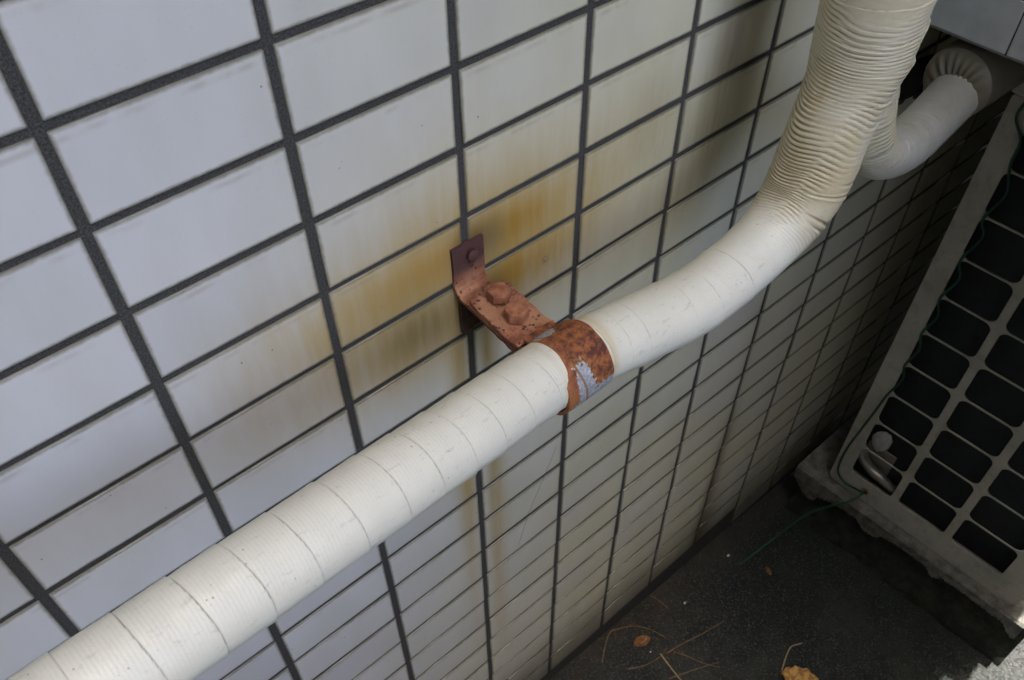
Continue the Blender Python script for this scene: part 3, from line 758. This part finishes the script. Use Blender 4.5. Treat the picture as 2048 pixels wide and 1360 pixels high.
# green wire down the edge of the grille and out over the ground
wp = [uf(.014, .69, .008), uf(.006, .655, .006), uf(.020, .63, .004), uf(.0225, .600, .005), uf(.030, .565, -.003), uf(.0225, .5320, .005), uf(.029, .505, -.003), uf(.0215, .4700, .005), uf(.028, .440, -.003), uf(.0205, .4080, .005),
      uf(.026, .375, -.003), uf(.0200, .3465, .005), uf(.025, .315, -.002), uf(.0195, .2850, .005), uf(.0235, .255, -.002), uf(.0170, .2225, .005), uf(.012, .180, .004), uf(.006, .130, .004), uf(.001, .085, .004), uf(.000, .050, .004), uf(.004, .022, .004), uf(.020, .010, .004), uf(.044, .016, .005),
      uf(.050, .018, .009), uf(.040, .006, .028)]
wp += [np.array(q) for q in ((.868, -.090, -.985), (.835, -.072, -1.030), (.800, -.062, -1.058), (.775, -.058, gz(.775) + .006), (.761, -.056, gz(.76) + .003))]
tag(tube('green_wire', wp, .00155, WIRE, None, 8, .003, origin=wp[0]), 'thin green wire running down the grille edge and trailing over the ground', 'wire')

# ------------------------------------------------------------------ concrete block under the unit
blk = thing('concrete_block', (.99, -.2, -1.07), 'weathered grey concrete block with ragged broken underside carrying the air conditioner', 'concrete block')
bx = lambda y: .905 - .0382 * (y + .03)
lip = [(-.029, -.9635), (-.029, -.9925), (-.040, -1.004), (-.052, -1.0165), (-.064, -1.0200), (-.071, -1.0190), (-.076, -1.0030), (-.090, -.9960), (-.104, -.9920), (-.125, -.9890), (-.142, -.9890), (-.152, -.9980), (-.159, -1.0030), (-.178, -1.0000), (-.183, -.9890),
       (-.209, -.9835), (-.235, -.9830), (-.256, -.9840), (-.266, -.9960), (-.276, -.9930), (-.281, -.9850), (-.313, -.9830), (-.345, -.9850), (-.373, -.9850), (-.383, -.9960), (-.392, -1.004), (-.397, -1.000)]
lp_ = np.array(lip[1:]); L_ = np.r_[0, np.cumsum(np.linalg.norm(np.diff(lp_, axis=0), axis=1))]
sq = np.arange(0, L_[-1], .0018); ly = np.interp(sq, L_, lp_[:, 0]); lz = np.interp(sq, L_, lp_[:, 1])
nn = noise1(12, 10, 300, 2600); lz = lz + .0014 * nn(sq); ly2 = ly + .0009 * nn(sq + 5)
DX = .17
V, F = [], []
m = len(sq)
toprow = [(bx(y), y, -.9635) for y in ly]
for (dx, dy, ztop, off) in ((0, 0, 1, 0), (DX, 0, 1, 0)):
    for i in range(m): V.append((bx(ly[i]) + dx + (.0035 if dx == 0 else 0), ly[i], -.9620))
    for i in range(m): V.append((bx(ly[i]) + dx + (.0004 * nn(sq[i] * 2) if dx == 0 else 0), ly[i], -.9655 + .0006 * nn(sq[i] + 3)))
    for i in range(m): V.append((bx(ly2[i]) + dx + (.0012 * nn(sq[i] * 1.3 + 2) + .002 if dx == 0 else 0), ly2[i], lz[i]))
for i in range(m - 1):
    for r0 in (0, m): F.append((r0 + i, r0 + i + 1, r0 + m + i + 1, r0 + m + i))
    for r0 in (3 * m, 4 * m): F.append((r0 + i, r0 + m + i, r0 + m + i + 1, r0 + i + 1))
    F.append((i, 3 * m + i, 3 * m + i + 1, i + 1)); F.append((2 * m + i, 2 * m + i + 1, 5 * m + i + 1, 5 * m + i))
for e in (0, m - 1):
    q = [e, m + e, 2 * m + e, 5 * m + e, 4 * m + e, 3 * m + e]; F.append(q if e == 0 else q[::-1])
o = obj('top_shell', V, F, CONC, blk, True); flat(o, 40)
# dark core behind the ragged lip
bm = bmesh.new()
ny_, nz_ = 60, 12
nq = noise2(9, 16, 90, 90); g = []
for i in range(ny_ + 1):
    y = -.036 - (.372 - .002) * i / ny_; row = []
    for k in range(nz_ + 1):
        z = -.972 - (.118) * k / nz_; xx = bx(y) + .016 - .013 * smooth(np.array(k / nz_), .35, 1.0) + .0022 * nq(y, z)
        row.append(bm.verts.new((float(xx), y, z)))
    g.append(row)
for i in range(ny_):
    for k in range(nz_): bm.faces.new((g[i][k], g[i + 1][k], g[i + 1][k + 1], g[i][k + 1]))
bk = [[bm.verts.new((1.07, y, z)) for z in (-.972, -1.09)] for y in (-.036, -.406)]
bm.faces.new([g[0][k] for k in range(nz_ + 1)] + [bk[0][1], bk[0][0]]); bm.faces.new([g[-1][k] for k in range(nz_, -1, -1)] + [bk[1][0], bk[1][1]])
bm.faces.new((bk[0][0], bk[0][1], bk[1][1], bk[1][0])); bm.faces.new([g[i][0] for i in range(ny_ + 1)][::-1] + [bk[0][0], bk[1][0]])
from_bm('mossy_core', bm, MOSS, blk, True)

# ------------------------------------------------------------------ litter on the ground
def gp(x, y, dz=0): return (x, y, gz(x) + dz)
# gravel: nobody could count it
N = 5200; V, F = [], []
for i in range(N):
    x = random.uniform(.42, 1.12); y = -abs(random.gauss(0, .2)) if random.random() < .5 else random.uniform(-.47, -.005)
    if y < -.47: continue
    if x > .895 and -.41 < y < -.02: continue
    r = random.choice((.0005, .0007, .0009, .0013)) * random.uniform(.7, 1.3); c = (x, y, gz(x) + r * .3)
    k = len(V); a0 = random.uniform(0, 6)
    V += [(c[0] + r * math.cos(a0 + q * 2.1) * random.uniform(.8, 1.3), c[1] + r * math.sin(a0 + q * 2.1) * random.uniform(.8, 1.3), c[2]) for q in range(3)] + [(c[0], c[1], c[2] + r * .8), (c[0], c[1], c[2] - r)]
    F += [(k, k + 1, k + 3), (k + 1, k + 2, k + 3), (k + 2, k, k + 3), (k + 1, k, k + 4), (k + 2, k + 1, k + 4), (k, k + 2, k + 4)]
GRAV = simple('grit', (.02, .022, .02), (.15, .15, .135), 260, .9, .2, .0005, det=1)
tag(obj('gravel', V, F, GRAV), 'fine grit scattered over the dark asphalt', 'gravel', kind='stuff')
V, F = [], []
for i in range(900):                                   # crumbs of straw and soil
    x, y = random.gauss(.58, .10), -abs(random.gauss(.03, .06)); 
    if x > .88 or x < .43: continue
    a = random.uniform(0, 6.28); L = random.uniform(.002, .008); w = .0004; k = len(V); z = gz(x) + .0012
    dx, dy = math.cos(a) * L, math.sin(a) * L
    V += [(x, y, z), (x + dx, y + dy, z + random.uniform(0, .001)), (x - dy / L * w, y + dx / L * w, z), (x + dx / 2, y + dy / 2, z + w * 1.5)]
    F += [(0 + k, 1 + k, 3 + k), (1 + k, 2 + k, 3 + k), (2 + k, k, 3 + k), (k, 2 + k, 1 + k)]
tag(obj('plant_debris', V, F, TWIG), 'crumbs of dry stalk and soil near the wall foot', 'debris', kind='stuff')

def twig(pts, r, mat, label, taper=.5):
    return tag(tube('twig', [gp(*q) for q in pts], r, mat, None, 6, .003, taper, origin=gp(*pts[0])), label, 'twig', 'dry twigs on the ground')
twig([(.478, -.030, .002), (.498, -.016, .003), (.518, -.006, .006), (.531, -.010, .007), (.552, -.022, .008), (.567, -.041, .007), (.578, -.066, .003)], .0011, TWIG, 'arched brown twig touching the wall foot, longest of those on the ground')
twig([(.560, -.080, .002), (.590, -.086, .004), (.622, -.094, .004), (.645, -.098, .003), (.667, -.102, .002)], .0010, TWIG, 'brown twig pointing to the right away from the twig tangle')
twig([(.552, -.075, .004), (.549, -.095, .003), (.547, -.112, .002), (.545, -.128, .002)], .0013, TWIGP, 'pale broken straw lying at the bottom edge of the photo')
twig([(.570, -.085, .003), (.580, -.105, .005), (.590, -.125, .003), (.605, -.145, .002)], .0008, TWIG, 'thin brown twig crossing the tangle toward the bottom edge')
twig([(.535, -.108, .002), (.560, -.118, .004), (.585, -.128, .004), (.612, -.140, .002)], .0008, TWIG, 'thin brown twig lying flat below the tangle, almost level in the photo')
twig([(.610, -.002, .002), (.614, -.018, .003), (.615, -.035, .002)], .0007, TWIG, 'short twig near the wall base above the brown curled leaf')
twig([(.542, -.046, .004), (.551, -.047, .005), (.558, -.042, .005)], .0008, TWIGP, 'short pale straw resting on the dark curled leaf')

twig([(.500, -.060, .002), (.520, -.072, .004), (.548, -.078, .004), (.568, -.074, .003)], .0009, TWIG, 'thin brown twig left of the tangle running toward the wall')
def leafmesh(name, c, L, Wd, rot, mat, label, cat, curl=.3, seed=0, spikes=0):
    r = np.random.RandomState(seed); n, m_ = 18, 8; V, F = [], []
    ca_, sa_ = math.cos(rot), math.sin(rot); wn_ = noise1(seed + 2, 6, 4, 22)
    for side in (0, 1):
        for i in range(n + 1):
            u = i / n; w = Wd * math.sin(PI * min(1, u * .98 + .01)) ** .65 * (1 + .18 * wn_(u * 3) + spikes * .35 * abs(math.sin(u * 11)))
            for j in range(m_ + 1):
                v = (j / m_ - .5) * 2
                lx = (u - .5) * L; ly_ = v * w / 2
                h = curl * L * (v * v * .35 + .25 * (u - .5) ** 2 * 4 * .5) + .0012 * math.sin(u * 15 + v * 4) + .0011 + (.0004 if side else 0)
                V.append((c[0] + lx * ca_ - ly_ * sa_, c[1] + lx * sa_ + ly_ * ca_, gz(c[0] + lx * ca_ - ly_ * sa_) + h + c[2]))
    w = m_ + 1; M_ = (n + 1) * w
    for i in range(n):
        for j in range(m_):
            a = i * w + j; F.append((a, a + w, a + w + 1, a + 1)); F.append((M_ + a, M_ + a + 1, M_ + a + w + 1, M_ + a + w))
    return tag(obj(name, V, F, mat, None, True, origin=(c[0], c[1], gz(c[0]))), label, cat)
lroot = leafmesh('dry_leaf', (.678, -.228, .001), .052, .026, math.radians(-52), LEAF, 'orange-yellow dry leaf with curved stalk at the bottom edge of the photo', 'leaf', .35, 4, 1)
stalk = tube('stalk', [gp(.668, -.205, .003), gp(.690, -.196, .006), gp(.706, -.192, .008), gp(.720, -.196, .005), gp(.728, -.199, .003)], .0011, TWIGP, lroot, 6, .003, .6)
stalk.location = (0, 0, 0)
leafmesh('dry_leaf', (.545, -.045, .001), .028, .016, math.radians(-15), LEAFB, 'small dark brown curled leaf under the arched twig', 'leaf', .3, 9)
leafmesh('leaf_fragment', (.786, -.092, .0), .016, .007, math.radians(70), LEAFB, 'rusty orange leaf fragment on the asphalt below the end of the green wire', 'leaf')
chips = [(.759, -.034, .0034, 'largest bright white chip on the asphalt, beside the wall foot'), (.642, -.044, .0026, 'narrow white chip halfway between twigs and the largest chip'), (.544, -.0635, .0016, 'small white chip beside the brown curled leaf'),
         (.664, -.176, .0012, 'tiny white chip in the open asphalt above the orange leaf'), (.620, -.150, .0012, 'tiny white chip just right of the thin twigs')]
for q, (x, y, r, lb) in enumerate(chips):
    lump('stone_chip', gp(x, y, r * .5), (r, r * .7, r * .8), CHIP, 20 + q, lb, 'stone chip', 'white stone chips on the asphalt', n=1)
